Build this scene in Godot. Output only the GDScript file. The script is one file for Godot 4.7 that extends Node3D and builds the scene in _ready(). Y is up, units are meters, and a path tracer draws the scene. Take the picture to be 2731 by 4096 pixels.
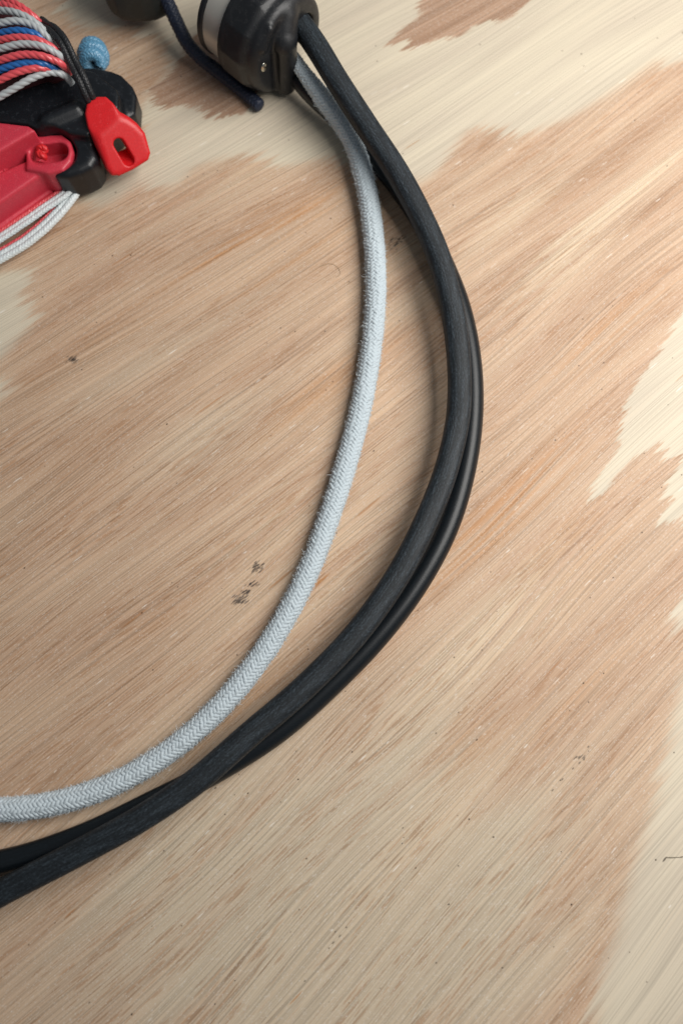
extends Node3D
# All lengths below are millimetres in the scene's own axes (x right, y up, z towards the viewer); MM turns them into metres.
const MM := 0.001
const FAN := Vector2(689.0, -578.0)   # the veneer's grain lines run towards this far point of the sheet
const FAN_R := 900.0
const X0 := -112.0
const X1 := 112.0
const Z0 := -166.0
const Z1 := 124.0
const TW := 1480
const TH := 1916

var used := {}
var rng := RandomNumberGenerator.new()

# ------------------------------------------------------------------ nodes
func numbered(called: String) -> String:
	var n: int = used.get(called, 0)
	used[called] = n + 1
	return called if n == 0 else "%s_%03d" % [called, n]

func tag(o: Node3D, label: String, category: String, group := "") -> void:
	o.set_meta("label", label)
	o.set_meta("category", category)
	if group:
		o.set_meta("group", group)

func thing(called: String, at: Vector3) -> Node3D:
	var o := Node3D.new()
	o.name = numbered(called)
	add_child(o, true)
	o.position = at * MM
	return o

func origin_of(o: Node3D) -> Vector3:
	var at := Vector3.ZERO
	var n: Node = o
	while n is Node3D and n != self:
		at += (n as Node3D).position
		n = n.get_parent()
	return at

# commits vertices given in millimetres of the scene as one mesh under parent
func part(called: String, parent: Node3D, m: Dictionary, mat: Material, at := Vector3.INF) -> MeshInstance3D:
	var o := MeshInstance3D.new()
	o.name = numbered(called) if parent == self else called
	parent.add_child(o, true)
	if at != Vector3.INF:
		o.position = at * MM - origin_of(parent)
	var base := origin_of(o)
	var v: PackedVector3Array = m.v
	for i in v.size():
		v[i] = v[i] * MM - base
	var a := []
	a.resize(Mesh.ARRAY_MAX)
	a[Mesh.ARRAY_VERTEX] = v
	a[Mesh.ARRAY_NORMAL] = m.n
	if m.has("uv"):
		a[Mesh.ARRAY_TEX_UV] = m.uv
	if m.has("c"):
		a[Mesh.ARRAY_COLOR] = m.c
	a[Mesh.ARRAY_INDEX] = m.i
	var am := ArrayMesh.new()
	am.add_surface_from_arrays(Mesh.PRIMITIVE_TRIANGLES, a)
	o.mesh = am
	o.material_override = null
	o.set_surface_override_material(0, mat)
	return o

# ------------------------------------------------------------------ curves and tubes
func smooth_path(pts: Array, step: float) -> PackedVector3Array:
	var dense := PackedVector3Array()
	var n := pts.size()
	for i in n - 1:
		var a: Vector3 = pts[i]
		var b: Vector3 = pts[i + 1]
		var p: Vector3 = pts[i - 1] if i > 0 else a * 2.0 - b
		var q: Vector3 = pts[i + 2] if i + 2 < n else b * 2.0 - a
		var k := 24
		for j in k:
			dense.append(a.cubic_interpolate_in_time(b, p, q, float(j) / k, a.distance_to(b), -p.distance_to(a), a.distance_to(b) + b.distance_to(q)))
	dense.append(pts[n - 1])
	var total := 0.0
	for i in dense.size() - 1:
		total += dense[i].distance_to(dense[i + 1])
	var count := maxi(2, int(round(total / step)))
	var out := PackedVector3Array()
	var at := 0
	var run := 0.0
	for i in count + 1:
		var want := total * i / count
		while at < dense.size() - 2 and run + dense[at].distance_to(dense[at + 1]) < want:
			run += dense[at].distance_to(dense[at + 1])
			at += 1
		var l := dense[at].distance_to(dense[at + 1])
		out.append(dense[at].lerp(dense[at + 1], clampf((want - run) / maxf(l, 1e-6), 0.0, 1.0)))
	for r in 3:
		var was := out.duplicate()
		for i in range(1, out.size() - 1):
			out[i] = (was[i - 1] + was[i] * 2.0 + was[i + 1]) / 4.0
	return out

# a tube along path; radius.call(theta, s) in mm, theta = 90 degrees on top; uv.x runs round, uv.y along (1 per 10 mm)
func tube(path: PackedVector3Array, seg: int, radius: Callable) -> Dictionary:
	var v := PackedVector3Array()
	var nn := PackedVector3Array()
	var uv := PackedVector2Array()
	var idx := PackedInt32Array()
	var n := path.size()
	var s := 0.0
	var row := seg + 1
	v.resize(n * row + 2)
	nn.resize(n * row + 2)
	uv.resize(n * row + 2)
	var cs := PackedFloat32Array()
	var sn := PackedFloat32Array()
	for j in row:
		cs.append(cos(TAU * j / seg))
		sn.append(sin(TAU * j / seg))
	for i in n:
		var t := (path[mini(i + 1, n - 1)] - path[maxi(i - 1, 0)]).normalized()
		var side := t.cross(Vector3.UP).normalized()
		var up := side.cross(t)
		if i > 0:
			s += path[i].distance_to(path[i - 1])
		for j in row:
			var th := TAU * (j % seg) / seg
			var r: float = radius.call(th, s)
			v[i * row + j] = path[i] + (side * cs[j] + up * sn[j]) * r
			uv[i * row + j] = Vector2(float(j) / seg, s * 0.1)
	for i in n:
		var i0 := maxi(i - 1, 0) * row
		var i1 := mini(i + 1, n - 1) * row
		for j in row:
			var d1 := v[i1 + j] - v[i0 + j]
			var d2 := v[i * row + (j + 1) % seg] - v[i * row + (j - 1 + seg) % seg]
			nn[i * row + j] = d1.cross(d2).normalized()
	for i in n - 1:
		for j in seg:
			var a := i * row + j
			idx.append_array([a, a + 1, a + row, a + 1, a + row + 1, a + row])
	var c0 := n * row
	v[c0] = path[0]
	v[c0 + 1] = path[n - 1]
	nn[c0] = (path[0] - path[1]).normalized()
	nn[c0 + 1] = (path[n - 1] - path[n - 2]).normalized()
	for j in seg:
		idx.append_array([c0, j + 1, j])
		var b := (n - 1) * row + j
		idx.append_array([c0 + 1, b, b + 1])
	return {"v": v, "n": nn, "uv": uv, "i": idx}

# two-over two-under braid of 2*half yarns: radius at theta, s
func braid(th: float, s: float, r: float, half: int, pitch: float, amp: float) -> float:
	var u := th / TAU * half
	var w := s / pitch
	var a := fposmod(u + w, half)
	var b := fposmod(u - w, half)
	var ia := floori(a)
	var ib := floori(b)
	var fa := a - ia
	var fb := b - ib
	var wa := fposmod(ib + fb + ia, 4.0)
	var wb := fposmod(ia + fa + ib + 2.0, 4.0)
	var ha := sin(PI * 0.5 * wa) * 0.55 + sqrt(maxf(0.0, 1.0 - pow(2.0 * fa - 1.0, 2.0) * 1.12)) * 0.75
	var hb := sin(PI * 0.5 * wb) * 0.55 + sqrt(maxf(0.0, 1.0 - pow(2.0 * fb - 1.0, 2.0) * 1.12)) * 0.75
	ha += 0.16 * sin(ia * 5.1 + s * 0.37 + r) + 0.10 * sin(ia * 2.3 - s * 1.3)
	hb += 0.16 * sin(ib * 4.3 + s * 0.29 + 2.0) + 0.10 * sin(ib * 3.7 + s * 1.1)
	return r + amp * (maxf(ha, hb) - 1.0)

func rope(th: float, s: float, r: float, strands: int, lay: float, amp: float) -> float:
	return r + amp * (absf(cos((th + TAU * s / lay) * strands * 0.5)) - 1.0)

func eased(s: float, total: float, round_: float) -> float:   # closes an end with a dome
	var d := minf(s, total - s)
	if d >= round_:
		return 1.0
	return sqrt(maxf(0.0, 1.0 - pow(1.0 - d / round_, 2.0))) * 0.98 + 0.02

func length_of(p: PackedVector3Array) -> float:
	var t := 0.0
	for i in p.size() - 1:
		t += p[i].distance_to(p[i + 1])
	return t

# ------------------------------------------------------------------ solids from distance fields
class Outline:
	var p: PackedVector2Array
	func _init(pts: Array) -> void:
		p = PackedVector2Array(pts)
	func d(q: Vector2) -> float:
		var best := 1e12
		var inside := false
		var n := p.size()
		var b := p[n - 1]
		for i in n:
			var a := p[i]
			var e := b - a
			var w := q - a
			var t := clampf(w.dot(e) / e.dot(e), 0.0, 1.0)
			best = minf(best, (w - e * t).length_squared())
			if (a.y > q.y) != (b.y > q.y) and q.x < e.x * (q.y - a.y) / e.y + a.x:
				inside = not inside
			b = a
		return -sqrt(best) if inside else sqrt(best)

func slab(q: Vector3, o: Outline, y0: float, y1: float, r: float) -> float:
	var dy := absf(q.y - (y0 + y1) * 0.5) - (y1 - y0) * 0.5 + r
	var d2 := o.d(Vector2(q.x, q.z)) + r
	return minf(maxf(d2, dy), 0.0) + Vector2(maxf(d2, 0.0), maxf(dy, 0.0)).length() - r

func smin(a: float, b: float, k: float) -> float:
	var h := maxf(k - absf(a - b), 0.0) / k
	return minf(a, b) - h * h * k * 0.25

func smax(a: float, b: float, k: float) -> float:
	return -smin(-a, -b, k)

func capsule(q: Vector3, a: Vector3, b: Vector3, r: float) -> float:
	var e := b - a
	var t := clampf((q - a).dot(e) / maxf(e.dot(e), 1e-9), 0.0, 1.0)
	return (q - a - e * t).length() - r

func round_box(q: Vector3, half: Vector3, r: float) -> float:
	var w := q.abs() - half + Vector3(r, r, r)
	return minf(maxf(w.x, maxf(w.y, w.z)), 0.0) + w.max(Vector3.ZERO).length() - r

# surface nets: one vertex in each cell the surface crosses, one quad round each crossed edge
func nets(f: Callable, lo: Vector3, hi: Vector3, h: float) -> Dictionary:
	var nx := int(ceil((hi.x - lo.x) / h)) + 2
	var ny := int(ceil((hi.y - lo.y) / h)) + 2
	var nz := int(ceil((hi.z - lo.z) / h)) + 2
	var val := PackedFloat32Array()
	val.resize(nx * ny * nz)
	val.fill(1e9)
	var cell := PackedInt32Array()
	cell.resize(nx * ny * nz)
	cell.fill(-1)
	var v := PackedVector3Array()
	var cells := PackedInt32Array()
	var blk := 4
	var reach := blk * h * 0.87 + h
	for bz in range(0, nz - 1, blk):
		for by in range(0, ny - 1, blk):
			for bx in range(0, nx - 1, blk):
				var mid: float = f.call(lo + Vector3(bx + blk * 0.5, by + blk * 0.5, bz + blk * 0.5) * h)
				if absf(mid) > reach:
					continue
				for z in range(bz, mini(bz + blk, nz - 1)):
					for y in range(by, mini(by + blk, ny - 1)):
						for x in range(bx, mini(bx + blk, nx - 1)):
							var c0 := x + nx * (y + ny * z)
							var sum := Vector3.ZERO
							var hits := 0
							var neg := 0
							var g: Array[float] = [0, 0, 0, 0, 0, 0, 0, 0]
							for k in 8:
								var at := c0 + (k & 1) + nx * ((k >> 1) & 1) + nx * ny * (k >> 2)
								if val[at] > 1e8:
									val[at] = f.call(lo + Vector3(x + (k & 1), y + ((k >> 1) & 1), z + (k >> 2)) * h)
								g[k] = val[at]
								if g[k] < 0.0:
									neg += 1
							if neg == 0 or neg == 8:
								continue
							for k in 8:
								for ax in 3:
									var o := k | (1 << ax)
									if o != k and (g[k] < 0.0) != (g[o] < 0.0):
										var t := g[k] / (g[k] - g[o])
										var p := Vector3(k & 1, (k >> 1) & 1, k >> 2)
										p[ax] += t
										sum += p
										hits += 1
							cell[c0] = v.size()
							cells.append(c0)
							v.append(lo + (Vector3(x, y, z) + sum / hits) * h)
	var idx := PackedInt32Array()
	var nn := PackedVector3Array()
	nn.resize(v.size())
	var step: Array[int] = [1, nx, nx * ny]
	for c in cells:
		for ax in 3:
			var o := c + step[ax]
			if (val[c] < 0.0) == (val[o] < 0.0):
				continue
			var s1: int = step[(ax + 1) % 3]
			var s2: int = step[(ax + 2) % 3]
			if c - s1 - s2 < 0:
				continue
			var q0 := cell[c]
			var q1 := cell[c - s1]
			var q2 := cell[c - s1 - s2]
			var q3 := cell[c - s2]
			if q0 < 0 or q1 < 0 or q2 < 0 or q3 < 0:
				continue
			if val[c] < 0.0:
				idx.append_array([q0, q3, q2, q0, q2, q1])
			else:
				idx.append_array([q0, q1, q2, q0, q2, q3])
	for i in range(0, idx.size(), 3):
		var fn := (v[idx[i + 2]] - v[idx[i]]).cross(v[idx[i + 1]] - v[idx[i]])
		nn[idx[i]] += fn
		nn[idx[i + 1]] += fn
		nn[idx[i + 2]] += fn
	for i in nn.size():
		nn[i] = nn[i].normalized()
	return {"v": v, "n": nn, "i": idx}

# many short curled fibres rooted on a tube of radius r along path, as one mesh
func fibres(path: PackedVector3Array, r: float, count: int, l0: float, l1: float, thick: float, seed_: int) -> Dictionary:
	rng.seed = seed_
	var v := PackedVector3Array()
	var nn := PackedVector3Array()
	var idx := PackedInt32Array()
	var n := path.size()
	for k in count:
		var i := rng.randi_range(1, n - 2)
		var t := (path[i + 1] - path[i - 1]).normalized()
		var side := t.cross(Vector3.UP).normalized()
		var up := side.cross(t)
		var th := rng.randf() * TAU
		if sin(th) > 0.45 and rng.randf() < 0.8:
			th = -th
		var out := side * cos(th) + up * sin(th)
		var p := path[i].lerp(path[i + 1], rng.randf()) + out * (r * 0.97)
		var round_ := t.cross(out)
		var dir := (out * rng.randf_range(0.9, 1.5) + t * rng.randf_range(-1.2, 1.2) + round_ * rng.randf_range(-0.7, 0.7)).normalized()
		var bend := Vector3(rng.randf_range(-1, 1), rng.randf_range(-1, 1), rng.randf_range(-1, 1)) * 0.8
		var l := rng.randf_range(l0, l1) * (1.7 if rng.randf() < 0.06 else 1.0)
		var base := v.size()
		var a := dir.cross(Vector3(0.31, 0.77, 0.55)).normalized()
		var b := dir.cross(a)
		for j in 4:
			var w := thick * (1.0 - 0.22 * j)
			for m in 3:
				var q := a * cos(TAU * m / 3.0) + b * sin(TAU * m / 3.0)
				v.append(p + q * w)
				nn.append(q)
			p += dir * (l / 3.0)
			dir = (dir + bend).normalized()
		for j in 3:
			for m in 3:
				var c := base + j * 3 + m
				var d := base + j * 3 + (m + 1) % 3
				idx.append_array([c, c + 3, d, d, c + 3, d + 3])
	return {"v": v, "n": nn, "i": idx}

# ------------------------------------------------------------------ materials
func noise(freq: float, seed_: int, kind := FastNoiseLite.TYPE_SIMPLEX, octaves := 1) -> FastNoiseLite:
	var n := FastNoiseLite.new()
	n.noise_type = kind
	n.frequency = freq
	n.seed = seed_
	n.fractal_type = FastNoiseLite.FRACTAL_FBM if octaves > 1 else FastNoiseLite.FRACTAL_NONE
	n.fractal_octaves = octaves
	return n

func lin(r: float, g: float, b: float) -> Color:
	return Color(r, g, b).linear_to_srgb()

func plain(c: Color, rough: float, spec := 0.5, metal := 0.0) -> StandardMaterial3D:
	var m := StandardMaterial3D.new()
	m.albedo_color = c
	m.roughness = rough
	m.metallic = metal
	m.metallic_specular = spec
	return m

# a moulded plastic with faint mottling, scuffs and pale dust; tiles of `size` mm
func moulded(c: Color, dust: Color, dusty: float, rough: float, seed_: int, size := 26.0) -> StandardMaterial3D:
	var m := StandardMaterial3D.new()
	var w := 512
	var im := Image.create(w, w, false, Image.FORMAT_RGB8)
	var a := noise(0.02, seed_, FastNoiseLite.TYPE_SIMPLEX, 4)
	var b := noise(0.09, seed_ + 3, FastNoiseLite.TYPE_SIMPLEX, 3)
	var big := a.get_seamless_image(w, w)
	var fine := b.get_seamless_image(w, w)
	for y in w:
		for x in w:
			var k := big.get_pixel(x, y).r
			var f := fine.get_pixel(x, y).r
			var d := smoothstep(0.52, 0.9, k) * smoothstep(0.3, 0.7, f) * dusty
			var q := c.lerp(dust, d)
			im.set_pixel(x, y, q * (0.93 + 0.14 * f))
	rng.seed = seed_
	for i in int(46 * dusty):
		var x := rng.randi_range(2, w - 3)
		var y := rng.randi_range(2, w - 3)
		var q := dust.lightened(rng.randf_range(0.1, 0.5))
		im.set_pixel(x, y, q)
		if rng.randf() < 0.5:
			im.set_pixel(x + 1, y, q)
			im.set_pixel(x, y + 1, q.lerp(c, 0.4))
	var h := Image.create(w, w, false, Image.FORMAT_RGB8)
	h.copy_from(fine)
	h.convert(Image.FORMAT_RGB8)
	h.bump_map_to_normal_map(1.0)
	m.albedo_texture = ImageTexture.create_from_image(im)
	m.normal_enabled = true
	m.normal_texture = ImageTexture.create_from_image(h)
	m.normal_scale = 0.35
	m.roughness = rough
	m.uv1_triplanar = true
	m.uv1_scale = Vector3.ONE * (1000.0 / size)
	return m

# rubber drawn out along its length: fine lengthwise streaks of pale bloom
func rubber(c: Color, bloom: Color, much: float, rough: float, seed_: int) -> StandardMaterial3D:
	var w := 256
	var hgt := 1024
	var im := Image.create(w, hgt, false, Image.FORMAT_RGB8)
	var hm := Image.create(w, hgt, false, Image.FORMAT_RGB8)
	var n1 := noise(1.0, seed_)
	var n2 := noise(1.0, seed_ + 1)
	var n3 := noise(1.0, seed_ + 2)
	for y in hgt:
		for x in w:
			var a := TAU * x / w
			var cx := cos(a)
			var cy := sin(a)
			var s := y * 40.0 / hgt                       # the picture holds 40 mm
			var f := n1.get_noise_3d(cx * 22.0, cy * 22.0, s * 0.9)
			var g := n2.get_noise_3d(cx * 5.0, cy * 5.0, s * 0.12)
			var p := n3.get_noise_3d(cx * 30.0, cy * 30.0, s * 2.5)
			var k := clampf(0.46 + 0.34 * f + 0.22 * g + 0.26 * p, 0.0, 1.0)
			im.set_pixel(x, y, c.lerp(bloom, k * k * much))
			hm.set_pixel(x, y, Color(1, 1, 1) * clampf(0.5 + 0.3 * f + 0.25 * p, 0.0, 1.0))
	hm.bump_map_to_normal_map(1.5)
	var m := StandardMaterial3D.new()
	m.albedo_texture = ImageTexture.create_from_image(im)
	m.normal_enabled = true
	m.normal_texture = ImageTexture.create_from_image(hm)
	m.normal_scale = 0.3 * much + 0.05
	m.roughness = rough
	m.uv1_scale = Vector3(1, 0.25, 1)
	m.metallic_specular = 0.42
	return m

# ------------------------------------------------------------------ the veneer of the plywood
func veneer() -> StandardMaterial3D:
	var pale_shapes := [
		[Vector2(-73.48, -177.00), Vector2(127.84, -177.00), Vector2(122.12, -126.08), Vector2(94.36, -127.47), Vector2(84.86, -126.08), Vector2(73.43, -117.12), Vector2(61.05, -108.98), Vector2(50.18, -104.29), Vector2(43.17, -105.62), Vector2(34.95, -106.96), Vector2(25.16, -92.41), Vector2(16.94, -88.51), Vector2(-2.81, -97.00), Vector2(-14.47, -94.37), Vector2(-26.25, -98.97), Vector2(-40.14, -94.37), Vector2(-45.67, -87.21), Vector2(-56.24, -89.80), Vector2(-53.88, -112.36), Vector2(-46.33, -130.26), Vector2(-58.85, -138.73), Vector2(-77.09, -138.73), Vector2(-86.06, -177.00)],
		[Vector2(88.05, -54.65), Vector2(83.14, -45.51), Vector2(78.82, -38.77), Vector2(73.36, -32.11), Vector2(70.96, -27.72), Vector2(69.81, -23.83), Vector2(70.59, -22.57), Vector2(68.68, -17.03), Vector2(63.50, -8.99), Vector2(58.67, -1.96), Vector2(61.09, -3.16), Vector2(64.06, -4.48), Vector2(67.55, -8.55), Vector2(73.74, -15.34), Vector2(79.59, -18.27), Vector2(80.58, -14.45), Vector2(82.84, -13.22), Vector2(81.17, -7.33), Vector2(78.47, -3.16), Vector2(80.01, -2.40), Vector2(76.21, 3.79), Vector2(79.53, 3.36), Vector2(91.08, -1.20), Vector2(96.14, -54.65)],
		[Vector2(89.41, 16.45), Vector2(81.57, 20.10), Vector2(78.54, 24.05), Vector2(74.03, 31.22), Vector2(77.36, 29.49), Vector2(80.89, 27.95), Vector2(88.72, 23.74)],
		[Vector2(80.07, 37.48), Vector2(77.77, 42.97), Vector2(75.17, 49.86), Vector2(73.72, 55.30), Vector2(72.16, 59.71), Vector2(71.31, 65.41), Vector2(68.64, 71.78), Vector2(66.85, 75.95), Vector2(65.13, 79.44), Vector2(63.61, 84.26), Vector2(61.43, 89.03), Vector2(59.33, 94.36), Vector2(56.33, 100.68), Vector2(54.11, 107.16), Vector2(51.81, 118.50), Vector2(85.35, 118.50), Vector2(93.91, 33.96)],
		[Vector2(-97.73, -61.99), Vector2(-88.84, -63.84), Vector2(-81.06, -65.69), Vector2(-81.65, -58.92), Vector2(-82.50, -55.50), Vector2(-79.13, -55.50), Vector2(-77.02, -52.84), Vector2(-77.25, -49.94), Vector2(-80.69, -46.83), Vector2(-86.76, -39.71), Vector2(-94.99, -33.27)],
		[Vector2(-94.88, -32.11), Vector2(-86.20, -33.27), Vector2(-81.88, -34.20), Vector2(-83.75, -30.37), Vector2(-85.80, -28.64), Vector2(-94.11, -24.05)],
		[Vector2(-62.35, -95.02), Vector2(-52.95, -93.71), Vector2(-56.10, -87.21), Vector2(-65.05, -82.07), Vector2(-68.59, -83.35)],
	]
	var brown_shapes := [
		[Vector2(12.83, -133.50), Vector2(16.52, -137.60), Vector2(21.46, -141.87), Vector2(24.73, -151.69), Vector2(56.17, -153.14), Vector2(49.56, -143.02), Vector2(42.08, -139.02), Vector2(39.72, -140.87), Vector2(34.71, -136.60), Vector2(26.16, -134.20), Vector2(21.28, -132.37), Vector2(17.06, -133.35)],
		[Vector2(-51.09, -118.49), Vector2(-39.59, -137.31), Vector2(-34.80, -135.61), Vector2(-26.99, -128.87), Vector2(-21.93, -117.12), Vector2(-26.55, -111.00), Vector2(-33.38, -109.65), Vector2(-40.34, -112.08), Vector2(-50.92, -114.94)],
	]
	# soft places of another tone: centre, half length along the grain, half width, amount, colour index (0 dark red-brown, 1 orange, 2 grey pale, 3 warm light)
	var soft := [
		[Vector2(59.81, -87.21), 18.0, 2.6, 1.3, 0], [Vector2(71.75, -92.41), 12.0, 2.0, 0.9, 0], [Vector2(79.49, -71.93), 24.0, 9.0, 0.6, 0], [Vector2(46.24, -95.02), 12.0, 2.2, 0.9, 0], [Vector2(78.25, -101.62), 14.0, 2.4, 0.8, 0], [Vector2(50.76, -68.18), 16.0, 2.0, 0.8, 0], [Vector2(82.68, -83.35), 16.0, 2.0, 0.9, 0], [Vector2(39.48, -101.62), 7.0, 2.5, 0.7, 0], [Vector2(89.72, -112.36), 12.0, 3.0, 0.6, 0], [Vector2(64.96, -76.97), 20.0, 3.0, 0.9, 3], [Vector2(83.40, -92.41), 14.0, 2.0, 0.9, 3],
		[Vector2(43.56, -59.53), 20.0, 4.0, 0.35, 0], [Vector2(51.12, -30.95), 24.0, 9.0, 0.3, 0], [Vector2(-30.15, -71.93), 14.0, 3.0, 0.8, 1], [Vector2(-11.97, -79.51), 14.0, 3.0, 0.6, 1],
		[Vector2(-54.75, -61.99), 20.0, 6.0, 0.3, 0], [Vector2(-70.70, -47.42), 20.0, 6.0, 0.35, 0], [Vector2(-77.22, -30.95), 22.0, 6.0, 0.45, 0], [Vector2(-73.23, -7.22), 30.0, 8.0, 0.5, 0],
		[Vector2(-40.02, -33.27), 30.0, 8.0, 0.3, 0], [Vector2(-50.87, -52.23), 26.0, 3.5, 0.35, 1], [Vector2(-14.06, -64.45), 26.0, 4.0, 0.35, 1], [Vector2(-2.64, -33.27), 26.0, 5.0, 0.35, 1],
		[Vector2(-32.92, -18.38), 20.0, 9.0, 0.5, 2], [Vector2(-50.21, -39.12), 22.0, 4.0, 0.35, 2], [Vector2(7.47, 72.71), 32.0, 24.0, 0.9, 2], [Vector2(-32.47, 81.90), 36.0, 28.0, 0.85, 2], [Vector2(35.29, 89.12), 34.0, 14.0, 0.5, 2], [Vector2(10.91, 110.92), 30.0, 20.0, 0.6, 2],
		[Vector2(20.68, 95.33), 30.0, 16.0, 0.7, 2], [Vector2(-7.96, 104.06), 36.0, 18.0, 0.6, 2], [Vector2(44.16, 104.06), 28.0, 8.0, 0.4, 2], [Vector2(38.66, 78.25), 24.0, 9.0, 0.2, 2], [Vector2(-43.03, 104.06), 40.0, 20.0, 0.4, 2], [Vector2(-0.42, 16.45), 30.0, 10.0, 0.3, 3],
		[Vector2(-15.26, 2.60), 30.0, 10.0, 0.35, 3], [Vector2(27.27, 33.96), 34.0, 8.0, 0.3, 3], [Vector2(17.81, 45.93), 24.0, 8.0, 0.5, 2], [Vector2(25.60, 56.64), 16.0, 5.0, 0.3, 0],
		[Vector2(57.38, -64.45), 20.0, 5.0, 0.5, 3], [Vector2(45.67, -82.07), 18.0, 5.0, 0.5, 3], [Vector2(-26.09, -92.41), 16.0, 6.0, 0.4, 3], [Vector2(-15.74, -101.62), 16.0, 5.0, 0.3, 1],
		[Vector2(68.08, 7.97), 30.0, 8.0, 0.3, 0], [Vector2(58.15, 31.93), 34.0, 10.0, 0.22, 0], [Vector2(68.19, 48.88), 30.0, 6.0, 0.25, 0], [Vector2(-55.89, 31.93), 40.0, 14.0, 0.25, 0],
		[Vector2(32.29, 6.90), 26.0, 6.0, 0.4, 1], [Vector2(53.09, 12.23), 22.0, 8.0, 0.4, 1], [Vector2(26.63, 55.68), 12.0, 7.0, 0.45, 1], [Vector2(55.61, 39.99), 26.0, 5.0, 0.3, 1], [Vector2(50.06, -10.54), 24.0, 7.0, 0.35, 1], [Vector2(68.69, -47.42), 24.0, 6.0, 0.35, 1], [Vector2(17.82, -71.93), 14.0, 4.0, 0.3, 3], [Vector2(40.95, 25.80), 30.0, 9.0, 0.45, 3], [Vector2(22.20, 72.71), 22.0, 9.0, 0.5, 3], [Vector2(-22.62, 47.90), 20.0, 6.0, 0.3, 1], [Vector2(-37.73, 23.74), 16.0, 3.0, 0.25, 1], [Vector2(13.00, -52.23), 18.0, 4.0, 0.3, 2], [Vector2(-25.16, -54.65), 22.0, 5.0, 0.25, 2],
	]
	var gw := 225
	var gh := 291
	var pale := PackedFloat32Array()
	var brown := PackedFloat32Array()
	pale.resize(gw * gh)
	brown.resize(gw * gh)
	for pass_ in 2:
		for s in (pale_shapes if pass_ == 0 else brown_shapes):
			var poly := PackedVector2Array(s)
			for y in gh:
				for x in gw:
					if Geometry2D.is_point_in_polygon(Vector2(X0 + x, Z0 + y), poly):
						if pass_ == 0:
							pale[y * gw + x] = 0.8 if s == pale_shapes[3] else 1.0
						else:
							brown[y * gw + x] = 1.0
	# the upper and left sapwood fades gently; the patches at the right have crisper borders
	for pass_ in 3:
		var was := pale.duplicate()
		for y in range(2, gh - 2):
			for x in range(2, gw - 2):
				if x > 170 and y > 72 and y < 192:
					continue
				var q := y * gw + x
				pale[q] = (was[q] * 2.0 + was[q - 2] + was[q + 2] + was[q - 2 * gw] + was[q + 2 * gw]) / 6.0
	var tone: Array[PackedFloat32Array] = []
	for k in 4:
		var z := PackedFloat32Array()
		z.resize(gw * gh)
		tone.append(z)
	for s in soft:
		var c: Vector2 = s[0]
		var along := (FAN - c).normalized()
		var z: PackedFloat32Array = tone[s[4]]
		for y in gh:
			for x in gw:
				var d := Vector2(X0 + x, Z0 + y) - c
				var e := Vector2(d.dot(along) / s[1], d.cross(along) / s[2]).length_squared()
				if e < 4.0:
					z[y * gw + x] += s[3] * exp(-e * 1.2)
		tone[s[4]] = z
	var fine := noise(1.0, 11)
	var mid := noise(1.0, 12)
	var wide := noise(1.0, 13)
	var spin := noise(1.0, 14)
	var jagn := noise(1.0, 15)
	var speck := noise(1.0, 16)
	var lut := PackedByteArray()
	for i in 1025:
		lut.append(int(round(255.0 * Color(i / 1024.0, 0, 0).linear_to_srgb().r)))
	var px := PackedByteArray()
	px.resize(TW * TH * 3)
	var hp := PackedByteArray()
	hp.resize(TW * TH)
	var t0 := tone[0]
	var t1 := tone[1]
	var t2 := tone[2]
	var t3 := tone[3]
	for y in TH:
		var z := lerpf(Z0, Z1, (y + 0.5) / TH)
		for x in TW:
			var wx := lerpf(X0, X1, (x + 0.5) / TW)
			var vx := wx - FAN.x
			var vz := z - FAN.y
			var r := sqrt(vx * vx + vz * vz)
			var b := atan2(vz, -vx) * FAN_R
			var a := FAN_R - r
			var wob := mid.get_noise_2d(a / 130.0, b / 30.0)
			b += wob * 1.6
			var f := fine.get_noise_2d(a / 60.0, b / 0.30)
			var f2 := fine.get_noise_2d(a / 120.0 + 90.0, b / 0.50)
			var m := mid.get_noise_2d(a / 110.0 + 40.0, b / 2.2)
			var w := wide.get_noise_2d(a / 75.0, b / 11.0)
			var j := jagn.get_noise_2d(a / 120.0, b / 0.7) * 1.7 + jagn.get_noise_2d(a / 90.0 + 50.0, b / 3.0) * 2.6
			# the two veneer maps, read a little further along the grain so that their borders break into teeth
			var gx := clampf(wx - vx / r * j - X0, 0.0, gw - 1.01)
			var gz := clampf(z - vz / r * j - Z0, 0.0, gh - 1.01)
			var ix := int(gx)
			var iz := int(gz)
			gx -= ix
			gz -= iz
			var q := iz * gw + ix
			var w00 := (1.0 - gx) * (1.0 - gz)
			var w10 := gx * (1.0 - gz)
			var w01 := (1.0 - gx) * gz
			var w11 := gx * gz
			var pa := pale[q] * w00 + pale[q + 1] * w10 + pale[q + gw] * w01 + pale[q + gw + 1] * w11
			var br := brown[q] * w00 + brown[q + 1] * w10 + brown[q + gw] * w01 + brown[q + gw + 1] * w11
			pa = smoothstep(0.12, 0.88, pa)
			br = smoothstep(0.1, 0.95, br)
			var k0 := t0[q] * w00 + t0[q + 1] * w10 + t0[q + gw] * w01 + t0[q + gw + 1] * w11
			var k1 := t1[q] * w00 + t1[q + 1] * w10 + t1[q + gw] * w01 + t1[q + gw + 1] * w11
			var k2 := t2[q] * w00 + t2[q + 1] * w10 + t2[q + gw] * w01 + t2[q + gw + 1] * w11
			var k3 := t3[q] * w00 + t3[q + 1] * w10 + t3[q + gw] * w01 + t3[q + gw + 1] * w11
			# heartwood
			var lt := clampf(0.5 + 0.46 * w + 0.22 * m, 0.0, 1.0)
			var cr := lerpf(0.490, 0.560, lt)
			var cg := lerpf(0.328, 0.400, lt)
			var cb := lerpf(0.220, 0.274, lt)
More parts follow.
